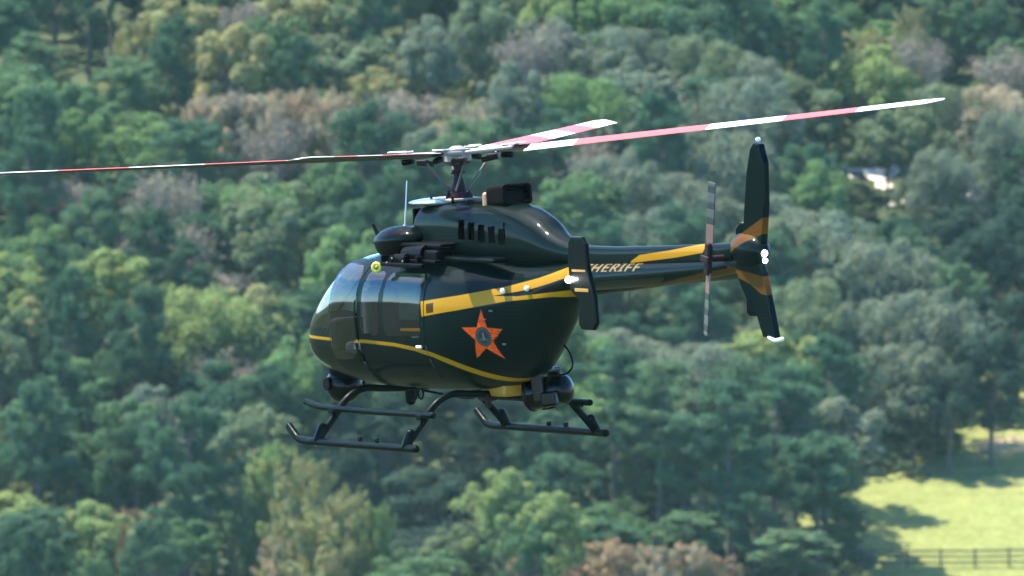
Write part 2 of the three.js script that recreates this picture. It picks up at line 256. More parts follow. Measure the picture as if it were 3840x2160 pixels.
// --- roof fairing and engine cowling
{
  const F = [[1.12, 1.95, 2.03, .10, 2.2, .5], [1.05, 1.92, 2.12, .22, 2.3, .4], [.9, 1.9, 2.215, .32, 2.4, .4], [.65, 1.9, 2.285, .375, 2.6, .4], [.35, 1.9, 2.305, .40, 2.7, .4], [.06, 1.9, 2.28, .40, 2.8, .4]];
  const f = skin(F, 50, 96, () => 'a').a; mesh('forward_fairing', f, paintL, heli);
  const C = [[.14, 1.9, 2.50, .33, 3.2, .45], [.05, 1.88, 2.535, .365, 3.4, .45], [-.3, 1.88, 2.56, .375, 3.4, .45], [-.9, 1.88, 2.575, .36, 3.1, .45], [-1.4, 1.88, 2.575, .32, 2.7, .45], [-1.8, 1.88, 2.54, .28, 2.4, .45], [-2.15, 1.9, 2.44, .235, 2.3, .45], [-2.45, 1.93, 2.28, .18, 2.2, .45], [-2.8, 1.95, 2.17, .11, 2.2, .45], [-2.95, 1.95, 2.155, .095, 2.2, .45]];
  const slots = [-.95, -1.135, -1.325, -1.515, -1.70];
  const c = skin(C, 240, 200, (X, Y, Z) => {
    if (Math.abs(Z) > .15) { for (let k = 0; k < 5; k++) { const x = slots[k]; if (rr(X, Y, x - .062, x + .062, 2.20 - .012 * k, 2.40 - .02 * k, .012, .06)) return null; }
      if (rr(X, Y, -.75, -.42, 2.03, 2.12, .015, .5)) return null; if (rr(X, Y, -1.75, -1.0, 1.965, 2.0, .012)) return null; }
    return Z < 0 ? 'L' : 'R';
  });
  const cw = mesh('engine_cowling', c.L, paintL, heli); mesh('cowling_half', c.R, paintR, cw);
  mesh('inlet_lip', new THREE.SphereGeometry(1, 40, 16).scale(.36, .045, .42).translate(-.02, 2.56, 0), new THREE.MeshPhysicalMaterial({ color: new THREE.Color(.30, .34, .32), roughness: .35, clearcoat: .5 }), heli);  // pale colour paints the sunlit look onto the green lip
  mesh('inlet_screen', box(.17, 2.41, 0, .05, .17, .62, .02), black, heli);
  mesh('engine_block', box(-1.2, 2.2, 0, 1.5, .4, .34, .06), sootMetal, heli);
  for (const x of slots) for (const z of [-1, 1]) mesh('louver_vane', box(x - .02, 2.29, z * .27, .012, .2, .02, .004), greenPaint, cw);
  // seams and fasteners on the cowl
  for (const z of [-1, 1]) { mesh('cowl_rail', tube([[.0, 2.145, z * .379], [-.5, 2.15, z * .382], [-.85, 2.15, z * .375]], .016, 20, 6), black, heli); mesh('deck_fairing', box(-.9, 2.0, z * .42, 2.0, .05, .2, .02), greenPaint, heli); }
  // exhaust stack: open box swept up and aft
  const s = new THREE.Shape(), w = .17, h = .105, r = .05; s.moveTo(-w + r, -h); s.lineTo(w - r, -h); s.quadraticCurveTo(w, -h, w, -h + r); s.lineTo(w, h - r); s.quadraticCurveTo(w, h, w - r, h); s.lineTo(-w + r, h); s.quadraticCurveTo(-w, h, -w, h - r); s.lineTo(-w, -h + r); s.quadraticCurveTo(-w, -h, -w + r, -h);
  const hole = new THREE.Path(), k = .88; hole.moveTo((-w + r) * k, -h * k); hole.lineTo((w - r) * k, -h * k); hole.lineTo(w * k, (-h + r) * k); hole.lineTo(w * k, (h - r) * k); hole.lineTo((w - r) * k, h * k); hole.lineTo((-w + r) * k, h * k); hole.lineTo(-w * k, (h - r) * k); hole.lineTo(-w * k, (-h + r) * k); s.holes.push(hole);
  const e = new THREE.ExtrudeGeometry(s, { depth: .34, bevelEnabled: true, bevelThickness: .01, bevelSize: .008, bevelSegments: 2, curveSegments: 6 });
  e.rotateY(Math.PI / 2 + Math.PI); e.rotateZ(-.09); e.translate(-1.22, 2.635, 0);
  const ex = mesh('exhaust_stack', e, sootMetal, heli);
  mesh('exhaust_mouth_shade', box(-1.36, 2.638, 0, .3, .175, .285, .03), black, ex);  // black block filling the mouth, in place of the shade inside
  mesh('heat_shield', box(-1.17, 2.60, -.02, .07, .17, .36, .05), copper, ex);
  mesh('exhaust_base', box(-1.0, 2.575, 0, .5, .05, .34, .02), sootMetal, heli);
}
// --- roof equipment: hoist, whip antenna, cable cutter, small fittings
{
  const h = new THREE.Group(); h.name = 'hoist'; heli.add(h);
  const pod = new THREE.SphereGeometry(1, 40, 24, 0, Math.PI * 2, 0, Math.PI / 2), keel = new THREE.SphereGeometry(1, 40, 24, 0, Math.PI * 2, Math.PI / 2, Math.PI / 2);
  mesh('hoist_fairing', pod.scale(.44, .16, .21).rotateZ(-.1).translate(.30, 2.155, -.42), greenPaint, h);
  mesh('hoist_keel', keel.scale(.42, .20, .20).rotateZ(-.1).translate(.30, 2.155, -.42), black, h);
  mesh('hoist_drum', cyl([-.12, 2.02, -.56], [-.55, 2.04, -.54], .095, .105, 18), black, h);
  mesh('hoist_motor', cyl([-.05, 1.985, -.66], [-.30, 1.99, -.66], .06, .06, 14), black, h);
  mesh('hoist_arm', box(-.30, 2.13, -.47, 1.1, .05, .18, .02), black, h);
  mesh('hoist_rail', box(-.28, 1.935, -.72, .95, .04, .05, .015), black, h);
  mesh('hoist_rail', box(-.55, 1.975, -.62, .7, .035, .1, .015), black, h);
  for (const x of [.14, -.06, -.34, -.62]) mesh('hoist_bracket', box(x, 1.975, -.70, .045, .11, .07, .012), black, h);
  mesh('hoist_gearbox', box(-.70, 2.03, -.50, .28, .12, .22, .03), black, h);
  const hk = mesh('hook_bumper', new THREE.TorusGeometry(.04, .022, 10, 20).rotateY(Math.PI / 2 - .9).translate(.19, 1.90, -.77), lensYellow, h);
  mesh('bumper_core', new THREE.SphereGeometry(.03, 12, 8).translate(.18, 1.90, -.767), yellowPaint, hk);
  for (const [x, y] of [[.02, 1.95], [-.1, 2.0], [-.33, 1.97]]) mesh('hoist_fitting', new THREE.SphereGeometry(.014, 8, 6).translate(x, y, -.735), steel, h);
  const a = mesh('whip_antenna', cyl([.90, 2.21, -.02], [.80, 2.76, -.02], .011, .005, 8), whitePaint, heli); mesh('antenna_base', cyl([.905, 2.2, -.02], [.89, 2.29, -.02], .04, .012, 12), whitePaint, a);
  const cut = new THREE.Shape(); cut.moveTo(0, 0); cut.lineTo(.3, .27); cut.lineTo(.12, .03); cut.lineTo(-.02, -.06);
  mesh('cable_cutter', new THREE.ExtrudeGeometry(cut, { depth: .03, bevelEnabled: true, bevelSize: .006, bevelThickness: .006, bevelSegments: 1 }).translate(1.33, 2.0, -.015), black, heli);
  for (const [x, y, z] of [[-.05, 2.59, -.2], [-.55, 2.6, -.22], [-.6, 2.6, .18]]) mesh('cowl_fitting', cyl([x, y - .03, z], [x, y + .03, z], .018, .012, 8), black, heli);
}
// --- tail boom, drive-shaft cover, gearbox, fin, stabilizer
{
  const B = [[-2.6, 1.47, 1.972, .235, 2, .5], [-2.85, 1.60, 1.985, .195, 2, .5], [-3.4, 1.655, 1.99, .168, 2, .5], [-4.4, 1.74, 2.02, .14, 2, .5], [-5.5, 1.845, 2.06, .108, 2, .5], [-6.3, 1.935, 2.09, .08, 2, .5], [-6.62, 1.97, 2.10, .065, 2, .5]];
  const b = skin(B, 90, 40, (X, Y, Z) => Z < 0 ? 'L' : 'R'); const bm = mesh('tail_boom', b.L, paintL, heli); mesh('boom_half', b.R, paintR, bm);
  const K = [[-2.7, 1.93, 2.155, .085, 3.2, .4], [-3.4, 1.93, 2.155, .08, 3.2, .4], [-4.6, 1.97, 2.185, .076, 3.2, .4], [-5.9, 2.03, 2.235, .07, 3.2, .4], [-6.35, 2.06, 2.255, .068, 3.2, .4]];
  const k = skin(K, 60, 40, (X, Y, Z) => Z < 0 ? 'L' : 'R'); const km = mesh('drive_shaft_cover', k.L, paintL, heli); mesh('cover_half', k.R, paintR, km);
  mesh('tail_gearbox_fairing', withPaintUV(new THREE.SphereGeometry(1, 36, 24).scale(.34, .185, .15).rotateZ(.05).translate(-6.66, 2.19, 0)), paintL, heli);
  const fin = (pts, z0, th) => { const s = new THREE.Shape(pts.map(p => new THREE.Vector2(...p))); return new THREE.ExtrudeGeometry(s, { depth: th, bevelEnabled: true, bevelSize: .018, bevelThickness: .018, bevelSegments: 3, curveSegments: 6 }).translate(0, 0, z0 - th / 2); };
  const yaw = g => withPaintUV(g.translate(6.85, 0, 0).scale(.86, 1, 1).rotateY(.16).translate(-6.85, 0, 0));
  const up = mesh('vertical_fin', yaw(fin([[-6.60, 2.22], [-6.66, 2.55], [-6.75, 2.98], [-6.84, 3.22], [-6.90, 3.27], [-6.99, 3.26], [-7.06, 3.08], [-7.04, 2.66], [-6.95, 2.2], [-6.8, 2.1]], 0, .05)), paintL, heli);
  mesh('fin_trim_block', box(-6.57, 2.40, -.02, .10, .13, .05, .015), greenPaint, up);
  mesh('fin_cap', new THREE.SphereGeometry(.032, 14, 10).scale(.9, .8, .9).translate(-6.95, 3.32, 0), whitePaint, up);
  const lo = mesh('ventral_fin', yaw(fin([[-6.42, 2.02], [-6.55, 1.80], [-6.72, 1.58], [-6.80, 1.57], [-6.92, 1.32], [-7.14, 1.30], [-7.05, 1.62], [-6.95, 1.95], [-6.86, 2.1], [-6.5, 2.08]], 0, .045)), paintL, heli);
  mesh('tail_bumper', capsuleTube([[-7.0, 1.30, 0], [-7.12, 1.27, 0], [-7.22, 1.285, .03]], .022, 10), whitePaint, lo);
  const tl = mesh('tail_light', new THREE.SphereGeometry(.034, 14, 10).scale(.8, 1.0, 1).translate(-6.995, 2.16, -.01), lampGlow, heli);
  mesh('tail_light_lens', new THREE.SphereGeometry(.026, 12, 8).translate(-7.0, 2.085, -.01), lampGlow, tl);
  // stabilizer: inverted section with end plates
  const st = new THREE.Shape(); const N = 20; for (let i = 0; i <= N; i++) { const u = i / N, t = .16 * 5 * (.2969 * Math.sqrt(u) - .126 * u - .3516 * u * u + .2843 * u ** 3 - .1036 * u ** 4); st[i ? 'lineTo' : 'moveTo'](.25 - u * .5, t * .25); } for (let i = N; i >= 0; i--) { const u = i / N, t = .16 * 5 * (.2969 * Math.sqrt(u) - .126 * u - .3516 * u * u + .2843 * u ** 3 - .1036 * u ** 4); st.lineTo(.25 - u * .5, -t * .65); }
  const sg = new THREE.ExtrudeGeometry(st, { depth: 1.98, bevelEnabled: false }).translate(0, 0, -.99).rotateZ(-.14).translate(-4.76, 1.845, 0);
  const stab = mesh('horizontal_stabilizer', sg, greenPaint, heli);
  const plate = [[-4.547, 2.06], [-4.570, 2.29], [-4.627, 2.33], [-4.846, 2.33], [-4.915, 2.27], [-4.938, 2.03], [-5.061, 1.72], [-5.078, 1.47], [-5.020, 1.41], [-4.773, 1.41], [-4.730, 1.44], [-4.753, 1.7], [-4.570, 1.8]];
  for (const z of [-1, 1]) {
    const p = mesh('end_plate', fin(plate, z * 1.0, .02), greenPaint, stab);
    mesh('plate_stripe', box(-4.78, 2.0, z * 1.034, .30, .022, .006, .003).applyMatrix4(new THREE.Matrix4()), yellowPaint, p);
    mesh('plate_stripe', box(-4.83, 1.80, z * 1.034, .30, .035, .006, .003), yellowPaint, p);
    mesh('position_light', new THREE.SphereGeometry(.036, 16, 12).translate(-4.58, 1.905, z * 1.05), z < 0 ? lampGlow : clearLens, p);
  }
  const pl = new THREE.PointLight(0xffffff, .05, 0, 2); pl.position.set(tailX(-4.5), 1.9, -1.14); pl.castShadow = true; heli.add(pl);
  const pt = new THREE.PointLight(0xffffff, .05, 0, 2); pt.position.set(tailX(-7.1), 2.12, -.02); pt.castShadow = true; heli.add(pt);
  for (const [x, y, z] of [[-1.93, 1.68, -.435], [-2.27, 1.71, -.335]]) mesh('marker_lamp', new THREE.SphereGeometry(.032, 14, 10).translate(x, y, z), clearLens, heli);
  // small vents and fittings on the flank
  for (const [x, y, z] of [[-1.75, 1.47, -.49], [-1.9, 1.12, -.43]]) mesh('flank_fitting', box(x, y, z, .06, .02, .02, .006), steel, heli);
}
// --- tail rotor
{
  const t = new THREE.Group(); t.name = 'tail_rotor'; heli.add(t); t.position.set(tailX(-6.2), 2.1, -.24); t.rotation.z = .17;
  mesh('tail_rotor_shaft', cyl([0, 0, .24], [0, 0, -.03], .035, .03, 14), hubBrown, t);
  mesh('tail_rotor_hub', mergeGeometries([box(0, 0, -.01, .09, .34, .06, .02), box(0, 0, -.05, .16, .07, .03, .012)]), hubBrown, t);
  for (const s of [-1, 1]) {
    const b = new THREE.Group(); b.name = 'tail_rotor_blade'; t.add(b); b.rotation.z = s > 0 ? 0 : Math.PI;
    const bands = [[.14, .36, bladeTan], [.36, .43, bladeDark], [.43, .52, bladeGrey], [.52, .59, bladeDark], [.59, .69, bladeGrey], [.69, .76, bladeDark], [.76, .80, bladeGrey]];
    for (const [a, c, m] of bands) mesh('blade_band', box(0, (a + c) / 2, 0, .115, c - a, .014, .006).rotateY(.18), m, b);
  }
}
// --- main rotor
const hubPos = V(-.30, 3.06, 0);
{
  mesh('rotor_mast', cyl([-.30, 2.5, 0], [-.30, 3.05, 0], .05, .045, 20), hubBrown, heli);
  const sw = mesh('swashplate', mergeGeometries([cyl([-.3, 2.60, 0], [-.3, 2.66, 0], .13, .12, 24), cyl([-.3, 2.66, 0], [-.3, 2.82, 0], .085, .05, 20), cyl([-.3, 2.855, 0], [-.3, 2.90, 0], .085, .06, 20)]), hubBrown, heli);
  mesh('swashplate_base', box(-.3, 2.585, 0, .42, .03, .42, .012), hubPale, sw);
  for (let k = 0; k < 3; k++) { const a = k * 2.1 + .5; mesh('control_rod', cyl([-.3 + .2 * Math.cos(a), 2.5, .2 * Math.sin(a)], [-.3 + .12 * Math.cos(a), 2.68, .12 * Math.sin(a)], .013), hubBrown, heli); }
  const hub = new THREE.Group(); hub.name = 'rotor_head'; heli.add(hub); hub.position.copy(hubPos);
  mesh('hub_yoke', mergeGeometries([cyl([0, -.07, 0], [0, .06, 0], .15, .14, 28), cyl([0, .06, 0], [0, .09, 0], .1, .05, 24)]), hubPale, hub);
  mesh('hub_underside', cyl([0, -.12, 0], [0, -.07, 0], .09, .16, 24), hubBrown, hub);
  // each blade: its tip as the lens sees it from the hub
  const tips = [[5.10, .567, 1.44], [1.59, .42, -5.07], [-5.10, -.20, -1.44], [-1.59, -.09, 5.07]];
  for (const tip of tips) {
    const d = camToHeli(V(...tip)).normalize();
    const bl = new THREE.Group(); bl.name = 'rotor_blade'; heli.add(bl); bl.position.copy(hubPos);
    const chord = V(0, 1, 0).cross(d).normalize();          // the leading edge: turns anticlockwise seen from above
    const upv = d.clone().cross(chord).normalize();
    bl.quaternion.setFromRotationMatrix(new THREE.Matrix4().makeBasis(d, upv, chord.clone().negate()));   // the leading edge lies towards -z
    const R = 5.35, c2 = .137;
    const seg = (r0, r1, ch0, ch1, pitch0, pitch1, th, face = 0) => {   // one length of aerofoil
      const n = 9, pr = []; for (let i = 0; i <= n; i++) { const u = i / n; pr.push([u, th * 3.2 * (Math.sqrt(u) * .9 - u * .9 + .02) * .9]); }
      const loop = face > 0 ? [...pr.map(([u, t]) => [u, t]), [1, 0]] : face < 0 ? [...pr.slice().reverse().map(([u, t]) => [u, -t * .55]), [0, 0]] : [...pr.map(([u, t]) => [u, t]), ...pr.slice().reverse().map(([u, t]) => [u, -t * .55])];
      const P = [], I = [], M = loop.length, S = 8;
      for (let k = 0; k <= S; k++) { const q = k / S, r = lerp(r0, r1, q), ch = lerp(ch0, ch1, q), pt = lerp(pitch0, pitch1, q), droop = -.0012 * Math.sin(r / R * 3.1) * r; for (const [u, t] of loop) { const z = (u - .3) * ch, y = t; P.push(r, y * Math.cos(pt) - z * Math.sin(pt) + droop, z * Math.cos(pt) + y * Math.sin(pt)); } }
      for (let k = 0; k < S; k++) for (let i = 0; i < M - (face ? 1 : 0); i++) { const a = k * M + i, b = k * M + (i + 1) % M; I.push(a, a + M, b, b, a + M, b + M); }
      if (!face) for (const k of [0, S]) for (let i = 1; i < M - 1; i++) k ? I.push(k * M, k * M + i, k * M + i + 1) : I.push(0, i + 1, i);
      const g = new THREE.BufferGeometry(); g.setAttribute('position', new THREE.Float32BufferAttribute(P, 3)); g.setIndex(I); g.computeVertexNormals(); return g;
    };
    const ch = .285, pitch = r => lerp(.20, .10, r / R);
    const bands = [[.78, 1.33, whitePaint], [1.33, 2.78, redPaint], [2.78, 3.62, whitePaint], [3.62, 4.42, redPaint], [4.42, 5.18, whitePaint]];
    for (const [a, b, m] of bands) mesh('blade_band', seg(a, b, ch, ch, pitch(a), pitch(b), .016, 1), m, bl);
    mesh('blade_underside', seg(.78, 5.18, ch, ch, pitch(.78), pitch(5.18), .016, -1), bladeDark, bl);
    mesh('blade_tip', seg(5.18, R, ch, .09, pitch(5.18), pitch(R), .012), whitePaint, bl);
    mesh('blade_cuff', mergeGeometries([seg(.46, .80, .16, .22, .18, .2, .036), cyl([.5, -.05, .03], [.62, -.07, .05], .035, .03, 10).toNonIndexed()].map(g => { const h = g.index ? g.toNonIndexed() : g; h.deleteAttribute('uv'); return h; })), black, bl);
    mesh('flex_beam', box(.34, .01, 0, .6, .045, .2, .02), hubPale, bl); mesh('cuff_plate', box(.62, .05, -.02, .26, .014, .12, .006), whitePaint, bl);
    mesh('blade_bolt', cyl([.52, .02, -.05], [.52, .06, -.05], .03, .03, 10), steel, bl); mesh('blade_bolt', cyl([.66, .02, -.02], [.66, .055, -.02], .025, .025, 10), steel, bl);
    mesh('damper', cyl([.24, -.09, -.07], [.42, -.07, -.09], .03, .03, 10), hubBrown, bl);
    const lk = mesh('pitch_horn', box(.34, -.06, -.16, .12, .05, .09, .015), hubBrown, bl);
    const e = V(.30, -.06, -.19).applyQuaternion(bl.quaternion); lk.updateMatrix();
    mesh('pitch_link', cyl([hubPos.x + e.x, hubPos.y + e.y, hubPos.z + e.z], [-.3 + d.x * .1, 2.68, d.z * .1], .014, .014, 8), steel, heli);
  }
}
// --- landing gear
{
  for (const z of [-1, 1]) {
    const sk = mesh('skid_tube', capsuleTube([[1.60, .19, z * 1.15], [1.52, .135, z * 1.15], [1.40, .065, z * 1.15], [1.25, .045, z * 1.15], [1.0, .045, z * 1.15], [0, .045, z * 1.15], [-.9, .045, z * 1.15], [-1.18, .045, z * 1.15]], .042, 80), skidPaint, heli);
    for (const x of [.42, .05]) mesh('skid_cleat', box(x - .38, .10, z * 1.15, .05, .06, .04, .01), skidPaint, sk);
    for (const x of [.97, -.97]) mesh('skid_saddle', capsuleTube([[x, .07, z * 1.145], [x, .19, z * 1.09]], .055, 4), skidPaint, sk);
    const st = mesh('boarding_step', capsuleTube([[1.60, .435, z * .93], [1.3, .40, z * .95], [.5, .385, z * .95], [-1.22, .385, z * .95]], .036, 40), skidPaint, heli);
    st.scale.set(1, 1, 1);
    for (const x of [.97, -.97]) mesh('step_clamp', box(x, .36, z * .95, .12, .07, .08, .02), skidPaint, st);
  }
  for (const x of [.97, -.97]) {
    const p = []; const half = [[0, .545], [.35, .56], [.55, .575], [.70, .53], [.82, .44], [.92, .32], [1.02, .21], [1.13, .08]];
    for (const [z, y] of half.slice().reverse()) p.push([x, y, -z]); for (const [z, y] of half.slice(1)) p.push([x, y, z]);
    mesh('cross_tube', tube(p, .038, 90, 12), skidPaint, heli);
  }
}
// --- belly equipment: nose sensor ball, searchlight, cables
{
  const b = new THREE.Group(); b.name = 'sensor_ball'; heli.add(b);
  mesh('ball_housing', new THREE.SphereGeometry(.20, 32, 24).translate(2.40, .53, -.03), glossBlack, b);
  mesh('ball_yoke', mergeGeometries([cyl([2.38, .62, -.03], [2.34, .80, -.03], .16, .2, 24), cyl([2.40, .55, -.25], [2.40, .55, -.20], .07, .08, 18), cyl([2.40, .55, .14], [2.40, .55, .19], .08, .07, 18)]), black, b);
  mesh('ball_window', new THREE.SphereGeometry(.06, 16, 10).scale(.4, 1, 1).translate(2.55, .50, -.07), glossBlack, b);
  const s = new THREE.Group(); s.name = 'searchlight'; heli.add(s); s.position.set(-1.52, .56, .28); s.rotation.set(0, .55, -.12);
  mesh('lamp_housing', mergeGeometries([cyl([-.2, 0, 0], [.2, 0, 0], .155, .175, 28), new THREE.SphereGeometry(.155, 24, 14).scale(.55, 1, 1).translate(-.2, 0, 0), new THREE.TorusGeometry(.17, .022, 10, 28).rotateY(Math.PI / 2).translate(.2, 0, 0), new THREE.TorusGeometry(.158, .016, 8, 28).rotateY(Math.PI / 2).translate(.05, 0, 0), new THREE.TorusGeometry(.156, .016, 8, 28).rotateY(Math.PI / 2).translate(-.08, 0, 0)]), glossBlack, s);
  mesh('lamp_yoke', mergeGeometries([box(0, .06, -.2, .14, .32, .05, .02), box(0, .06, .2, .14, .32, .05, .02), box(0, .22, 0, .18, .06, .42, .025), cyl([0, .22, 0], [0, .34, 0], .1, .1, 20)]), glossBlack, s);
  mesh('lamp_motor', mergeGeometries([box(-.12, -.08, -.2, .18, .16, .1, .03), box(.1, -.12, .16, .16, .14, .12, .03)]), glossBlack, s);
  mesh('lamp_lens', new THREE.CylinderGeometry(.155, .155, .012, 24).rotateZ(Math.PI / 2).translate(.215, 0, 0), clearLens, s);
  mesh('searchlight_mount', box(-1.05, .60, .12, .5, .16, .5, .04), yellowPaint, heli);
  mesh('mount_beam', box(-1.0, .50, .15, .7, .06, .1, .02), black, heli);
  mesh('belly_beacon', mergeGeometries([cyl([.52, .55, -.25], [.52, .44, -.25], .06, .055, 16), new THREE.SphereGeometry(.055, 14, 10).translate(.52, .44, -.25)]), black, heli);
  for (const [x, z, r] of [[.36, -.3, .07], [.24, -.28, .055]]) mesh('cable_loop', new THREE.TorusGeometry(r, .010, 6, 24).translate(x, .52, z), black, heli);
  mesh('belly_pipe', tube([[.3, .545, -.2], [-.2, .515, -.2], [-.7, .50, -.2], [-.95, .55, -.2]], .014, 24, 6), black, heli);
  mesh('hook_cluster', mergeGeometries([box(-.9, .52, -.1, .2, .1, .16, .03), box(-.86, .44, -.08, .06, .1, .06, .02)]), hubBrown, heli);
  mesh('loop_antenna', tube([[-1.98, 1.10, .16], [-2.12, 1.06, .18], [-2.2, .95, .2], [-2.22, .86, .2], [-2.16, .79, .18], [-2.05, .76, .15], [-1.85, .755, .1]], .010, 40, 6), black, heli);
}

{
  const done = new Set();
  heli.traverse(o => { if (!o.isMesh || done.has(o.geometry)) return; for (let q = o; q !== heli; q = q.parent) if (q.position.lengthSq() > 0) return; done.add(o.geometry); tailFit(o.geometry); });
}

// ------------------------------------------------------------------ trees: crowns of many leaf-sized faces
const rnd = mulberry(20240);
function leafBuffer() { return { p: [], n: [], c: [] }; }
const _a = V(0, 0, 0), _b = V(0, 0, 0), _n = V(0, 0, 0);
function addLeaf(B, x, y, z, nx, ny, nz, len, wid, tone, R) {   // a pointed leaf spray: two triangles with a fold
  _n.set(nx, ny, nz).normalize();
  _a.set(R() - .5, R() - .5, R() - .5).cross(_n); if (_a.lengthSq() < 1e-6) _a.set(1, 0, 0); _a.normalize(); _b.crossVectors(_n, _a);
  const h = len / 2, w = wid / 2, k = .18 * wid;
  const A = [x - _a.x * h, y - _a.y * h, z - _a.z * h], C = [x + _a.x * h, y + _a.y * h, z + _a.z * h];
  const D = [x + _b.x * w - _n.x * k, y + _b.y * w - _n.y * k, z + _b.z * w - _n.z * k], E = [x - _b.x * w - _n.x * k, y - _b.y * w - _n.y * k, z - _b.z * w - _n.z * k];
  B.p.push(...A, ...D, ...C, ...A, ...C, ...E);
  for (let i = 0; i < 6; i++) B.c.push(tone[0], tone[1], tone[2]);
}
function leafGeo(B) { const g = new THREE.BufferGeometry(); g.setAttribute('position', new THREE.Float32BufferAttribute(B.p, 3)); g.setAttribute('color', new THREE.Float32BufferAttribute(B.c, 3)); g.computeVertexNormals(); return g; }
const toneOf = (R, spread, warm = 0) => { const v = 1 + (R() - .5) * spread, w = (R() - .5) * spread * .7 + warm; return [v * (1 + w), v, v * (1 - w * .6)]; };
function limb(a, b, r0, r1, n = 6) { return cyl(a, b, r0, r1, n); }
function sphereDir(R) { const z = R() * 2 - 1, t = R() * 6.2832, s = Math.sqrt(1 - z * z); return [s * Math.cos(t), z, s * Math.sin(t)]; }

// every builder returns { trunk, crown } of a tree about 10 m tall standing at the origin
function broadleaf(seed, o = {}) {
  const R = mulberry(seed), { H = 10, rx = 3.7, ry = 3.6, base = .30, clumps = 44, leaves = 115, leaf = .37, flat = .75, lumps = .42, spread = .5 } = o;
  const B = leafBuffer(), wood = [], cy = H - ry * .98, ph = R() * 9;
  wood.push(limb([0, -.6, 0], [.1, H * .42, .05], .26, .17, 8));
  for (let k = 0; k < clumps; k++) {
    let [dx, dy, dz] = sphereDir(R); if (dy < -.55) dy *= -.5;
    const q = .35 + .65 * Math.cbrt(R()), az = Math.atan2(dz, dx), e = 1 + lumps * (Math.sin(az * 3 + ph) * .5 + Math.sin(az * 2 - ph * 2 + dy * 3) * .6);
    const c = [dx * rx * q * e, cy + dy * ry * q * (1 + lumps * .35 * Math.sin(az * 2 + ph * 3)), dz * rx * q * e], rc = (.17 + .27 * R() * R()) * rx;
    if (k % 3 === 0) wood.push(limb([.05, H * (.3 + .14 * R()), .02], c, .085, .02, 5));
    const tone = toneOf(R, spread * .6);
    for (let i = 0; i < leaves; i++) {
      const d = sphereDir(R); const s = rc * (.55 + .5 * Math.sqrt(R())), jit = toneOf(R, spread);
      if (d[1] < -.35 && R() < .6) d[1] *= -1;
      addLeaf(B, c[0] + d[0] * s, c[1] + d[1] * s * flat, c[2] + d[2] * s, d[0] * .7 + (R() - .5) * 1.2, d[1] * .7 + .55 + (R() - .5), d[2] * .7 + (R() - .5) * 1.2, leaf * (.7 + .7 * R()), leaf * (.4 + .4 * R()), tone.map((t, j) => t * jit[j]), R);
    }
  }
  return { trunk: mergeGeometries(wood), crown: leafGeo(B) };
}
function pine(seed, o = {}) {
  const R = mulberry(seed), { H = 12, r = 2.9, from = .42, whorls = 15, tufts = 9, needles = 46, len = .46 } = o;
  const B = leafBuffer(), lean = [(R() - .5) * .5, (R() - .5) * .5], at = y => [lean[0] * y / H, y, lean[1] * y / H];
  const wood = [limb([0, -.6, 0], at(H * .5), .21, .15, 8), limb(at(H * .5), at(H * .97), .15, .03, 7)];
  for (let k = 0; k < whorls; k++) {
    const t = (k + R()) / whorls, y = H * lerp(from, .97, t), reach = r * (Math.sin(Math.PI * (.22 + .7 * t)) ** .8) * (.6 + .55 * R()), n = 2 + (R() * 3 | 0);
    for (let b = 0; b < n; b++) {
      const az = R() * 6.2832, o0 = at(y), rise = (.15 + .35 * R()) * reach, end = [o0[0] + Math.cos(az) * reach, y + rise, o0[2] + Math.sin(az) * reach];
      wood.push(limb(o0, end, .05, .014, 4));
      for (let q = 0; q < tufts / n * 2.6; q++) {
        const f = .35 + .7 * R(), c = [lerp(o0[0], end[0], f) + (R() - .5) * .9, lerp(o0[1], end[1], f) + (R() - .2) * .55, lerp(o0[2], end[2], f) + (R() - .5) * .9], tone = toneOf(R, .4);
        for (let i = 0; i < needles; i++) { const d = sphereDir(R); d[1] = d[1] * .75 + .25; const s = len * (.35 + .65 * R()); addLeaf(B, c[0] + d[0] * s, c[1] + d[1] * s, c[2] + d[2] * s, R() - .5, R() - .1, R() - .5, .34 * (.7 + .6 * R()), .10, tone.map(v => v * (.8 + .4 * R())), R); }
      }
    }
  }
  return { trunk: mergeGeometries(wood), crown: leafGeo(B) };
}
function plume(seed, o = {}) {   // feathery, upright sprays: cypress, willow or bamboo-like crowns
  const R = mulberry(seed), { H = 9, rx = 2.6, sprays = 90, leaves = 62, leaf = .34 } = o, B = leafBuffer(), wood = [limb([0, -.6, 0], [0, H * .6, 0], .17, .08, 7)];
  for (let k = 0; k < sprays; k++) {
    const az = R() * 6.2832, t = R(), rr_ = rx * Math.sqrt(R()) * Math.sqrt(1 - t * t * .85), y0 = H * (.12 + .66 * t), up = (.9 + 1.5 * R()) * (1 - .25 * t), out = .25 + .6 * R();
    const tone = toneOf(R, .35);
    if (k % 4 === 0) wood.push(limb([0, y0 * .7, 0], [Math.cos(az) * rr_, y0 + up * .4, Math.sin(az) * rr_], .035, .012, 4));
    for (let i = 0; i < leaves; i++) {
      const f = R(), w = .42 * Math.sin(Math.PI * (.15 + .8 * f)), x = Math.cos(az) * (rr_ + out * f * f) + (R() - .5) * w * 1.6, z = Math.sin(az) * (rr_ + out * f * f) + (R() - .5) * w * 1.6, y = y0 + up * (f - .2 * f * f) + (R() - .5) * .2;
      addLeaf(B, x, y, z, Math.cos(az) + (R() - .5) * 1.6, .4 + (R() - .5), Math.sin(az) + (R() - .5) * 1.6, leaf * (.7 + .7 * R()), leaf * .38, tone.map(v => v * (.78 + .44 * R())), R);
    }
  }
  return { trunk: mergeGeometries(wood), crown: leafGeo(B) };
}
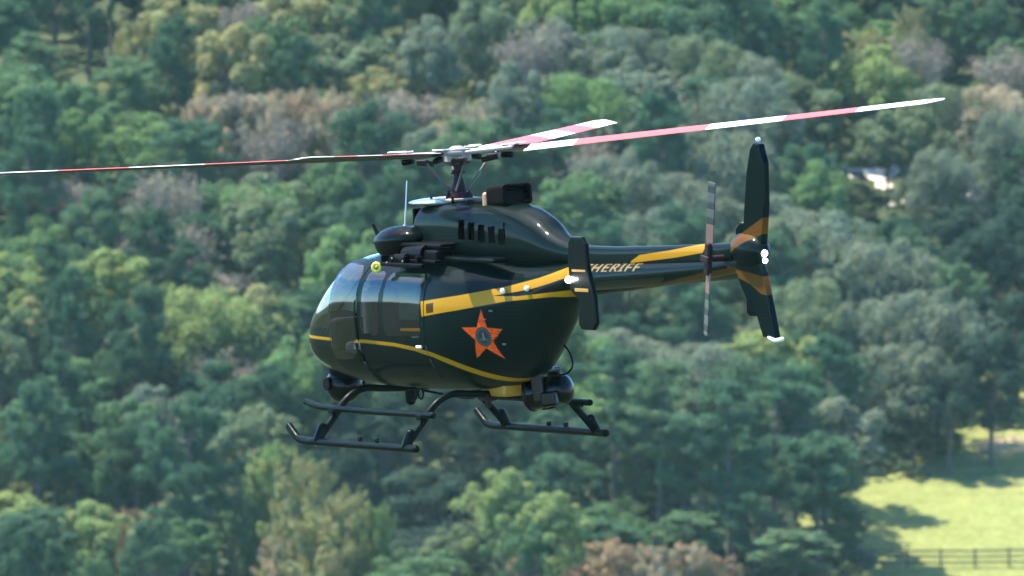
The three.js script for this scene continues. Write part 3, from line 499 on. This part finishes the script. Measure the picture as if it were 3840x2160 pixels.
function sparse(seed, o = {}) {   // half bare crown: grey twigs with thin, dry leaf
  const R = mulberry(seed), { H = 10, leaves = 900 } = o, B = leafBuffer(), wood = [];
  const grow = (p, d, len, r, lvl) => {
    const e = [p[0] + d[0] * len, p[1] + d[1] * len, p[2] + d[2] * len]; wood.push(limb(p, e, r, r * .62, lvl < 2 ? 6 : 3));
    if (lvl >= 3) { for (let i = 0; i < 5; i++) { const s = sphereDir(R), tn = toneOf(R, .5); addLeaf(B, e[0] + s[0] * .4, e[1] + s[1] * .35, e[2] + s[2] * .4, s[0], s[1] + .6, s[2], .3 * (.6 + .7 * R()), .12, tn, R); } }
    if (lvl >= 5) return;
    const n = lvl === 0 ? 5 : lvl < 3 ? 3 : 2;
    for (let k = 0; k < n; k++) { const s = sphereDir(R), q = [d[0] * .9 + s[0] * .75, d[1] * .9 + Math.abs(s[1]) * .5 + .12, d[2] * .9 + s[2] * .75], L = Math.hypot(...q); grow(e, q.map(v => v / L), len * (.62 + .22 * R()), r * .58, lvl + 1); }
  };
  grow([0, -.4, 0], [.03, 1, .02], H * .30, .17, 0);
  return { trunk: mergeGeometries(wood), crown: leafGeo(B) };
}
const KIND = {
  oak: [broadleaf(11), broadleaf(12, { clumps: 54, rx: 3.9, lumps: .4 }), broadleaf(13, { rx: 3.3, ry: 4.1, clumps: 50 }), broadleaf(14, { rx: 4.2, ry: 3.1, clumps: 52, flat: .65 })],
  round: [broadleaf(21, { lumps: .12, clumps: 64, rx: 3.5, ry: 3.7, leaf: .3 }), broadleaf(22, { lumps: .16, clumps: 60, rx: 3.8, ry: 3.3, leaf: .3 })],
  live: [broadleaf(31, { H: 11, rx: 5.6, ry: 4.2, clumps: 80, leaves: 120, lumps: .28, leaf: .36, flat: .8 }), broadleaf(32, { H: 11, rx: 5.2, ry: 4.6, clumps: 78, leaves: 120, lumps: .34, leaf: .36 })],
  pine: [pine(41), pine(42, { r: 3.3, whorls: 13 }), pine(43, { r: 2.5, H: 13, from: .5 }), pine(44, { r: 3.6, H: 13, whorls: 17, from: .36 })],
  tallpine: [pine(51, { H: 17, r: 3.2, from: .52, whorls: 13 }), pine(52, { H: 18, r: 3.0, from: .56, whorls: 11 })],
  plume: [plume(61), plume(62, { rx: 3.1, sprays: 110 }), plume(63, { rx: 2.2, H: 10 })],
  sparse: [sparse(71), sparse(72), sparse(73)],
};
const bark = new THREE.MeshStandardMaterial({ color: new THREE.Color(0.11, 0.095, 0.085), roughness: 1 });
const greyBark = new THREE.MeshStandardMaterial({ color: new THREE.Color(0.17, 0.155, 0.15), roughness: 1 });
const leafMat = (r, g, b, through = .38) => new THREE.MeshPhysicalMaterial({ color: new THREE.Color(r, g, b), vertexColors: true, roughness: 1, specularIntensity: .25, transmission: through, thickness: 0, side: THREE.DoubleSide });
const TINT = {
  shadeDark: leafMat(0.0238, 0.0607, 0.0364), dark: leafMat(0.0443, 0.106, 0.0528), mid: leafMat(0.0796, 0.166, 0.0647), fresh: leafMat(0.121, 0.227, 0.073), lime: leafMat(0.194, 0.269, 0.0828), gold: leafMat(0.258, 0.268, 0.105),  // the darkest tint paints the shade of the hollows into the leaves
  tan: leafMat(0.363, 0.314, 0.193), rust: leafMat(0.341, 0.263, 0.152), olive: leafMat(0.133, 0.189, 0.0911), sage: leafMat(0.138, 0.186, 0.12), needle: leafMat(0.0549, 0.131, 0.0678, 0.25), needleLight: leafMat(0.106, 0.192, 0.0881, 0.25), dry: leafMat(0.212, 0.199, 0.153, 0.25),
};
const SORT = { // what is said of the trees that only their place tells apart
  oak: { name: 'broadleaf_tree', what: 'broadleaf tree with lumpy crown' }, round: { name: 'round_tree', what: 'tree with smooth domed crown' }, live: { name: 'spreading_oak', what: 'spreading broad-crowned oak' },
  pine: { name: 'pine_tree', what: 'pine with tufted needle clumps' }, tallpine: { name: 'tall_pine', what: 'tall pine with long bare trunk' }, plume: { name: 'feathery_tree', what: 'tree with upright feathery sprays' }, sparse: { name: 'thin_leaved_tree', what: 'half bare tree with grey twigs' },
};
const WORD = { shadeDark: 'shade-darkened green', dark: 'dark green', mid: 'mid green', fresh: 'fresh green', lime: 'bright yellow-green', gold: 'golden green', tan: 'tan brown', rust: 'rusty brown', olive: 'olive green', sage: 'grey-green', needle: 'blue-green', needleLight: 'light green', dry: 'dry straw-coloured' };
const planted = [];
function plant(kind, tint, p, height, width, label, variant) {
  const list = KIND[kind], k = variant ?? Math.floor(rnd() * list.length), src = list[k];
  const [, gy] = toPixel(p), [gx] = toPixel(p);
  const build = height > 10.5 ? 'tall ' : height < 6.4 ? 'low ' : '', girth = width / height > .92 ? 'wide ' : width / height < .6 ? 'slim ' : '';
  const spot = gx > 2550 && gy > 1750 ? 'beside the grass field' : -p.z < 1006 ? 'at the foot of the wooded slope' : -p.z < 1040 ? 'on the lower wooded slope' : -p.z < 1078 ? 'half way up the wooded slope' : 'high on the wooded slope';
  const said = label || `${build}${girth}${WORD[tint]} ${SORT[kind].what} ${spot}`;
  const t = thing(SORT[kind].name, said, 'tree', `${build}${girth}${WORD[tint]} ${SORT[kind].name.replace(/_/g, ' ')}s ${spot}`);
  if (label) delete t.userData.group;
  if (!src.box) { src.crown.computeBoundingBox(); src.box = src.crown.boundingBox; }
  const sy = height / src.box.max.y, sw = width / ((src.box.max.x - src.box.min.x + src.box.max.z - src.box.min.z) / 2);
  t.position.copy(p); t.scale.set(sw, sy, sw); t.rotation.y = rnd() * 6.2832;
  mesh('trunk', src.trunk, kind === 'sparse' ? greyBark : bark, t); mesh('crown', src.crown, TINT[tint], t);
  planted.push([p.x, -p.z, width, t, kind, tint, `${build}${girth}`, label]); return t;
}
// trees that can be told apart in the photograph: pixel of the crown's top, height, width
const HERO = [
  ['round', 'fresh', 520, 425, 9, 9.5, 'broad bright green domed tree below the tan brown trees', 1],
  ['plume', 'tan', 760, 350, 8, 5.4], ['plume', 'tan', 880, 365, 8, 5], ['plume', 'tan', 1010, 345, 8.5, 5], ['plume', 'rust', 1130, 325, 8.5, 5], ['plume', 'tan', 1240, 340, 9, 5.6], ['plume', 'rust', 1310, 390, 8, 4.4],
  ['plume', 'gold', 500, 70, 8, 5.2, 'golden feathery tree standing alone among dark green crowns'],
  ['oak', 'gold', 480, 268, 6, 4.2, 'small golden crown just above the broad bright green dome'],
  ['live', 'lime', 800, 1090, 11, 11.5, 'wide yellow-green oak with dark pines in front of it', 0],
  ['oak', 'gold', 930, 1075, 10, 8], ['oak', 'olive', 600, 1190, 9, 7],
  ['pine', 'dark', 560, 1275, 9, 4.6], ['pine', 'dark', 700, 1225, 9, 4.6], ['oak', 'dark', 470, 1250, 8, 5],
  ['oak', 'lime', 60, 960, 11, 7.5, 'yellow-green lumpy tree with a dark hollow at its foot'], ['oak', 'gold', 150, 1120, 9, 6.2],
  ['round', 'fresh', 160, 815, 8, 6.2, 'fresh green round tree above the lumpy yellow-green one'],
  ['round', 'mid', 255, 1350, 9, 7.5], ['pine', 'needleLight', 130, 1520, 11, 7], ['oak', 'mid', 480, 1500, 10, 7],
  ['pine', 'needle', 700, 1480, 15, 9, 'large blue-green pine with dark open middle and pale trunk', 3],
  ['oak', 'olive', 930, 1530, 12, 7.5], ['oak', 'mid', 330, 1620, 10, 7], ['round', 'mid', 420, 1700, 8, 6],
  ['oak', 'lime', 350, 1890, 7.5, 7.2, 'sunlit yellow-green lumpy tree behind two dark round trees', 1],
  ['plume', 'rust', 480, 1900, 6, 3.4],
  ['round', 'dark', 575, 1955, 8.5, 5.2, 'dark green round tree with smooth dome beside the sunlit lime tree', 0], ['round', 'mid', 330, 2065, 6.5, 4.2, 'low mid green round tree in front of the sunlit lime tree', 1], ['oak', 'dark', 90, 1940, 9, 5.6],
  ['plume', 'lime', 1050, 1665, 12, 6, 'tall lime feathery tree rising to a point beside the large blue-green pine', 2], ['plume', 'gold', 1150, 1715, 11.5, 7], ['plume', 'gold', 1290, 1830, 9.5, 6], ['plume', 'lime', 1420, 1880, 8.5, 3.8],
  ['plume', 'olive', 960, 1800, 9, 5], ['plume', 'gold', 1200, 1930, 8, 5.4], ['plume', 'tan', 1060, 2010, 6, 4.5],
  ['oak', 'lime', 1890, 1765, 10.5, 7.4, 'yellow-green lumpy tree standing before the dark hollow', 1], ['oak', 'lime', 2080, 1850, 9.5, 6.6], ['oak', 'olive', 1690, 1975, 6, 5.4], ['oak', 'mid', 1980, 1960, 7.5, 5.6],
  ['round', 'mid', 1560, 2060, 5.5, 8, 'low spreading mid green dome in front of the yellow-green lumpy tree', 1],
  ['plume', 'tan', 1990, 2050, 4.6, 4.6], ['plume', 'tan', 2130, 2035, 4.6, 5], ['plume', 'rust', 2280, 2025, 5, 5.4], ['plume', 'tan', 2440, 2045, 4.6, 5.4], ['plume', 'tan', 2590, 2035, 4.6, 4.6], ['plume', 'rust', 2700, 2080, 3.6, 4],
  ['tallpine', 'needle', 2300, 1330, 16, 7.4, 'tall pine whose bare trunk stands behind the tan shrubs', 0], ['tallpine', 'needleLight', 2470, 1370, 16, 8, 'tall pine with the thickest bare trunk beside the tan shrubs', 1], ['pine', 'needleLight', 2600, 1560, 12, 6.5], ['pine', 'olive', 2380, 1640, 9, 5],
  ['tallpine', 'needle', 2740, 1440, 15, 8.5, 'tall dark pine with spreading tiers at the edge of the field', 0], ['pine', 'needle', 2900, 1380, 15, 10, 'largest blue-green pine beside the grass field', 3], ['pine', 'needle', 3060, 1640, 11, 7.5], ['pine', 'needle', 2830, 1780, 9, 6], ['pine', 'needleLight', 3160, 1880, 5.5, 4.4], ['oak', 'olive', 3080, 2010, 3.6, 4.6], ['oak', 'sage', 3230, 2060, 2.6, 3.2], ['oak', 'olive', 2960, 2060, 3.2, 3.6],
  ['live', 'sage', 3090, 800, 12, 11.5, 'grey-green spreading oak touched by the fin of the hovering helicopter', 0], ['live', 'sage', 3330, 905, 12.5, 11.5, 'largest grey-green spreading oak above the field', 1], ['live', 'sage', 3520, 1090, 12, 10.5], ['live', 'olive', 3000, 1050, 11, 10], ['live', 'sage', 3230, 1130, 10, 9], ['live', 'dark', 2850, 1330, 10, 9.5], ['live', 'sage', 3420, 1290, 9, 9], ['oak', 'shadeDark', 3720, 1250, 10, 7], ['oak', 'shadeDark', 3560, 1380, 8, 6], ['oak', 'shadeDark', 3420, 1480, 5.5, 5.4],
  ['live', 'fresh', 2180, 280, 9.5, 9.5, 'fresh green spreading oak behind the raised rotor blades', 0], ['live', 'sage', 2330, 100, 9, 9], ['oak', 'gold', 1420, 255, 7, 5.4], ['oak', 'gold', 1740, 380, 7.5, 6.4],
  ['live', 'olive', 2640, 140, 9, 8.6], ['live', 'sage', 2800, 210, 9, 8], ['plume', 'gold', 3420, 20, 9.5, 4.6, 'narrow golden feathery tree above the tip of the rotor blade'], ['plume', 'gold', 3250, 110, 8, 5.4], ['oak', 'lime', 3160, 220, 7, 5],
  ['live', 'olive', 3560, 320, 9, 9], ['live', 'tan', 3740, 330, 9, 8.5], ['oak', 'olive', 3330, 420, 8, 6.4],
];
for (const [kind, tint, px, py, h, w, label, variant] of HERO) plant(kind, tint, foot(px, py, h * .97), h, w, label, variant);
// the rest of the wood, thinner where the photograph shows hollows
const zones = [ // px, py, radius x, radius y, kinds with tints
  [1000, 430, 380, 170, [['plume', 'tan'], ['plume', 'tan'], ['plume', 'rust'], ['oak', 'olive'], ['sparse', 'dry']]],
  [1750, 250, 480, 260, [['live', 'sage'], ['sparse', 'dry'], ['oak', 'sage'], ['oak', 'olive'], ['sparse', 'dry']]],
  [2550, 480, 420, 330, [['oak', 'sage'], ['sparse', 'dry'], ['live', 'sage'], ['pine', 'needle']]],
  [3600, 880, 420, 330, [['oak', 'shadeDark'], ['pine', 'dark'], ['oak', 'shadeDark'], ['oak', 'dark']]],
  [2500, 1000, 500, 400, [['live', 'sage'], ['oak', 'olive'], ['oak', 'mid'], ['pine', 'needle']]],
  [3500, 480, 400, 250, [['oak', 'olive'], ['live', 'sage'], ['oak', 'tan'], ['oak', 'dark']]],
  [1600, 1720, 400, 400, [['oak', 'shadeDark'], ['pine', 'shadeDark']]],
  [1000, 150, 700, 180, [['oak', 'mid'], ['pine', 'needle'], ['oak', 'olive'], ['oak', 'fresh'], ['oak', 'gold']]],
];
const openings = [[3265, 668, 75, 4], [3405, 770, 10, 2], [3660, 735, 10, 4], [3350, 1500, 40, 10]];   // gaps through which the ground shows: px, py, half width, margin
const general = [['pine', 'needle'], ['pine', 'needle'], ['pine', 'needleLight'], ['oak', 'dark'], ['oak', 'mid'], ['oak', 'mid'], ['oak', 'olive'], ['oak', 'fresh'], ['round', 'mid'], ['pine', 'dark'], ['sparse', 'dry'], ['plume', 'olive'], ['oak', 'sage'], ['oak', 'lime']];
const edge = [[2200, 3150], [2080, 3215], [1960, 3240], [1890, 3270], [1800, 3430], [1700, 3520], [1620, 3640], [1590, 3760]];   // left border of the open field, as [py, px] of its ground
const inField = (x, D) => { const [px, py] = toPixel(V(x, groundY(x, D), -D)); if (py < 1590 || px < 3100) return false; if (py >= 2200) return px > 3150; for (let k = 0; k < edge.length - 1; k++) if (py <= edge[k][0] && py >= edge[k + 1][0]) return px > lerp(edge[k][1], edge[k + 1][1], (edge[k][0] - py) / (edge[k][0] - edge[k + 1][0])) - 25; return false; };
for (let D = 972; D < 1142; D += 5.0) for (let x = -52; x < 52; x += 5.0) {
  const X = x + (rnd() - .5) * 4.4, DD = D + (rnd() - .5) * 4.4;
  const pick = rnd(), tone = rnd(), hh = rnd(), ww = rnd();
  if (inField(X, DD)) continue;
  const p = V(X, groundY(X, DD), -DD), far = sstep(990, 1110, DD);
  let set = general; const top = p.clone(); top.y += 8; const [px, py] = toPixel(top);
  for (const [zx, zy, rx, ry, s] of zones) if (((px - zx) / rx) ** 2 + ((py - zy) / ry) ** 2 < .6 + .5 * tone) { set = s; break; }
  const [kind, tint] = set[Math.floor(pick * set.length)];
  let h = lerp(10.2, 8.6, far) * (.72 + .5 * hh), w = lerp(7.4, 6.8, far) * (.78 + .5 * ww);
  if (kind === 'live') w *= 1.35; if (kind === 'pine') { h *= 1.15; w *= .82; } if (kind === 'plume') w *= .8;
  if (DD < 984) h = Math.min(h, 5.5 + 2 * hh);
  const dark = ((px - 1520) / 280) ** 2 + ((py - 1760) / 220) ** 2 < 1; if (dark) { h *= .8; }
  if (planted.some(([qx, qd, qw]) => (qx - X) ** 2 + (qd - DD) ** 2 < (.225 * (qw + w)) ** 2)) continue;
  if (openings.some(([ox, oy, ow, od]) => { const [fx, fy] = toPixel(p), [, ty] = toPixel(V(X, p.y + h, -DD)); return Math.abs(fx - ox) < ow + w * 14 && fy > oy - 8 && ty < oy + od; })) continue;
  // a tree may not stand before the ones that show in full
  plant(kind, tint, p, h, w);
}
// trees that would share a label are told apart by their nearest different neighbour
{
  const SHORT = { oak: 'broadleaf tree', round: 'domed tree', live: 'spreading oak', pine: 'pine', tallpine: 'tall-trunked pine', plume: 'feathery tree', sparse: 'half bare tree' };
  const count = {}; for (const q of planted) count[q[3].userData.label] = (count[q[3].userData.label] || 0) + 1;
  for (const q of planted) {
    if (q[7] || count[q[3].userData.label] < 2) continue;
    let best = null, bd = 1e9; for (const o of planted) { const d = (o[0] - q[0]) ** 2 + (o[1] - q[1]) ** 2; if (o !== q && (o[4] !== q[4] || o[5] !== q[5]) && d < bd) { bd = d; best = o; } }
    const spot = q[1] < 1006 ? 'at the slope foot' : q[1] < 1040 ? 'low on the slope' : q[1] < 1078 ? 'half way upslope' : 'high on the slope';
    q[8] = `${q[6]}${WORD[q[5]]} ${SHORT[q[4]]} beside ${WORD[best[5]]} ${SHORT[best[4]]} ${spot}`;
  }
  for (const q of planted) if (q[8]) { q[3].userData.label = q[8]; q[3].userData.group = q[8].replace(/ (beside|at|low|half way|high) .*$/, '') + 's on the wooded slope'; }
}
// low growth under the trees
{
  const src = broadleaf(90, { H: 1.8, rx: 1.2, ry: .9, clumps: 7, leaves: 40, leaf: .26 }).crown, spots = [];
  for (let k = 0; k < 5000; k++) { const x = (rnd() - .5) * 104, D = 968 + rnd() * 176, s = .6 + rnd() * 1.1, tn = rnd(); if (inField(x - 1, D) || openings.some(([ox, oy, ow]) => { const [fx, fy] = toPixel(V(x, groundY(x, D), -D)); return Math.abs(fx - ox) < ow + 30 && fy > oy - 40 && fy < oy + 90; }) || fbm(x / 9, D / 9, 2) < .38) continue; spots.push([x, D, s, tn]); }
  const im = new THREE.InstancedMesh(src, leafMat(.07, .11, .05), spots.length), m = new THREE.Matrix4(), q = new THREE.Quaternion(), col = new THREE.Color();
  spots.forEach(([x, D, s, tn], i) => { q.setFromAxisAngle(V(0, 1, 0), tn * 50); m.compose(V(x, groundY(x, D) - .1, -D), q, V(s, s * (.7 + .5 * tn), s)); im.setMatrixAt(i, m); im.setColorAt(i, col.setRGB(.8 + .6 * tn, .85 + .35 * tn, .8 + .3 * tn)); });
  im.name = 'undergrowth'; im.userData = { kind: 'stuff', label: 'low green undergrowth between the trees on the slope', category: 'undergrowth' }; im.castShadow = im.receiveShadow = true; scene.add(im);
}
// ------------------------------------------------------------------ rail fence at the foot of the field
{
  const wood = new THREE.MeshStandardMaterial({ color: new THREE.Color(0.10, 0.085, 0.06), roughness: .95 });
  const f = thing('rail_fence', 'three-rail wooden fence crossing the foot of the bright grass field', 'fence');
  const D0 = foot(3400, 2132, 0), pts = []; f.position.copy(D0);
  for (let k = -2; k < 16; k++) { const x = D0.x + k * 2.4, D = -D0.z + .05 * k; pts.push(V(x, groundY(x, D), -D).sub(D0)); }
  const post = new RoundedBoxGeometry(.14, 1.55, .14, 2, .02).translate(0, .62, 0);
  for (const p of pts) { const m = mesh('post', post, wood, f); m.position.copy(p); m.rotation.y = (rnd() - .5) * .2; }
  for (let k = 0; k < pts.length - 1; k++) for (const h of [.42, .82, 1.22]) { const a = pts[k], b = pts[k + 1], c = a.clone().add(b).multiplyScalar(.5), L = a.distanceTo(b); const r = mesh('rail', new RoundedBoxGeometry(L, .14, .045, 2, .012), wood, f); r.position.set(c.x, c.y + h + (rnd() - .5) * .02, c.z + .09); r.quaternion.setFromUnitVectors(V(1, 0, 0), b.clone().sub(a).normalize()); }
}
// ------------------------------------------------------------------ pale patches on the ground between the trees
{
  const palePatch = new THREE.MeshStandardMaterial({ color: new THREE.Color(.7, .65, .56), roughness: 1 });
  const dryGrass = new THREE.MeshStandardMaterial({ color: new THREE.Color(.36, .29, .15), roughness: 1 });
  const R = mulberry(77);
  for (const [px, py, w, d] of [[3210, 655, 1.3, .9], [3300, 662, 1.2, 1.3], [3345, 645, .6, .9], [3310, 700, .7, .7], [3400, 770, .5, .7], [3340, 772, .4, .5], [3660, 728, .7, 1.6], [3530, 852, .6, .4], [3010, 745, 1.0, .5], [2130, 215, .6, .8], [2890, 268, .4, 1.2], [3815, 1672, 3.4, 2.2]]) {
    const c = foot(px, py, 0), pos = [0, .05, 0], idx = [], n = 22;
    for (let k = 0; k < n; k++) { const a = k / n * 6.2832, q = .75 + .5 * R(), x = Math.cos(a) * w * q, z = Math.sin(a) * d * q; pos.push(x, groundY(c.x + x, -(c.z + z)) - c.y + .11, z); idx.push(0, 1 + (k + 1) % n, 1 + k); }
    const g = new THREE.BufferGeometry(); g.setAttribute('position', new THREE.Float32BufferAttribute(pos, 3)); g.setIndex(idx); g.computeVertexNormals();
    const m = mesh(numbered('pale_patch'), g, w > 3 ? dryGrass : palePatch, scene); if (w > 3) m.name = 'dry_grass_strip'; m.position.copy(c); m.userData.kind = 'structure';
  }
}
renderer.render(scene, camera);
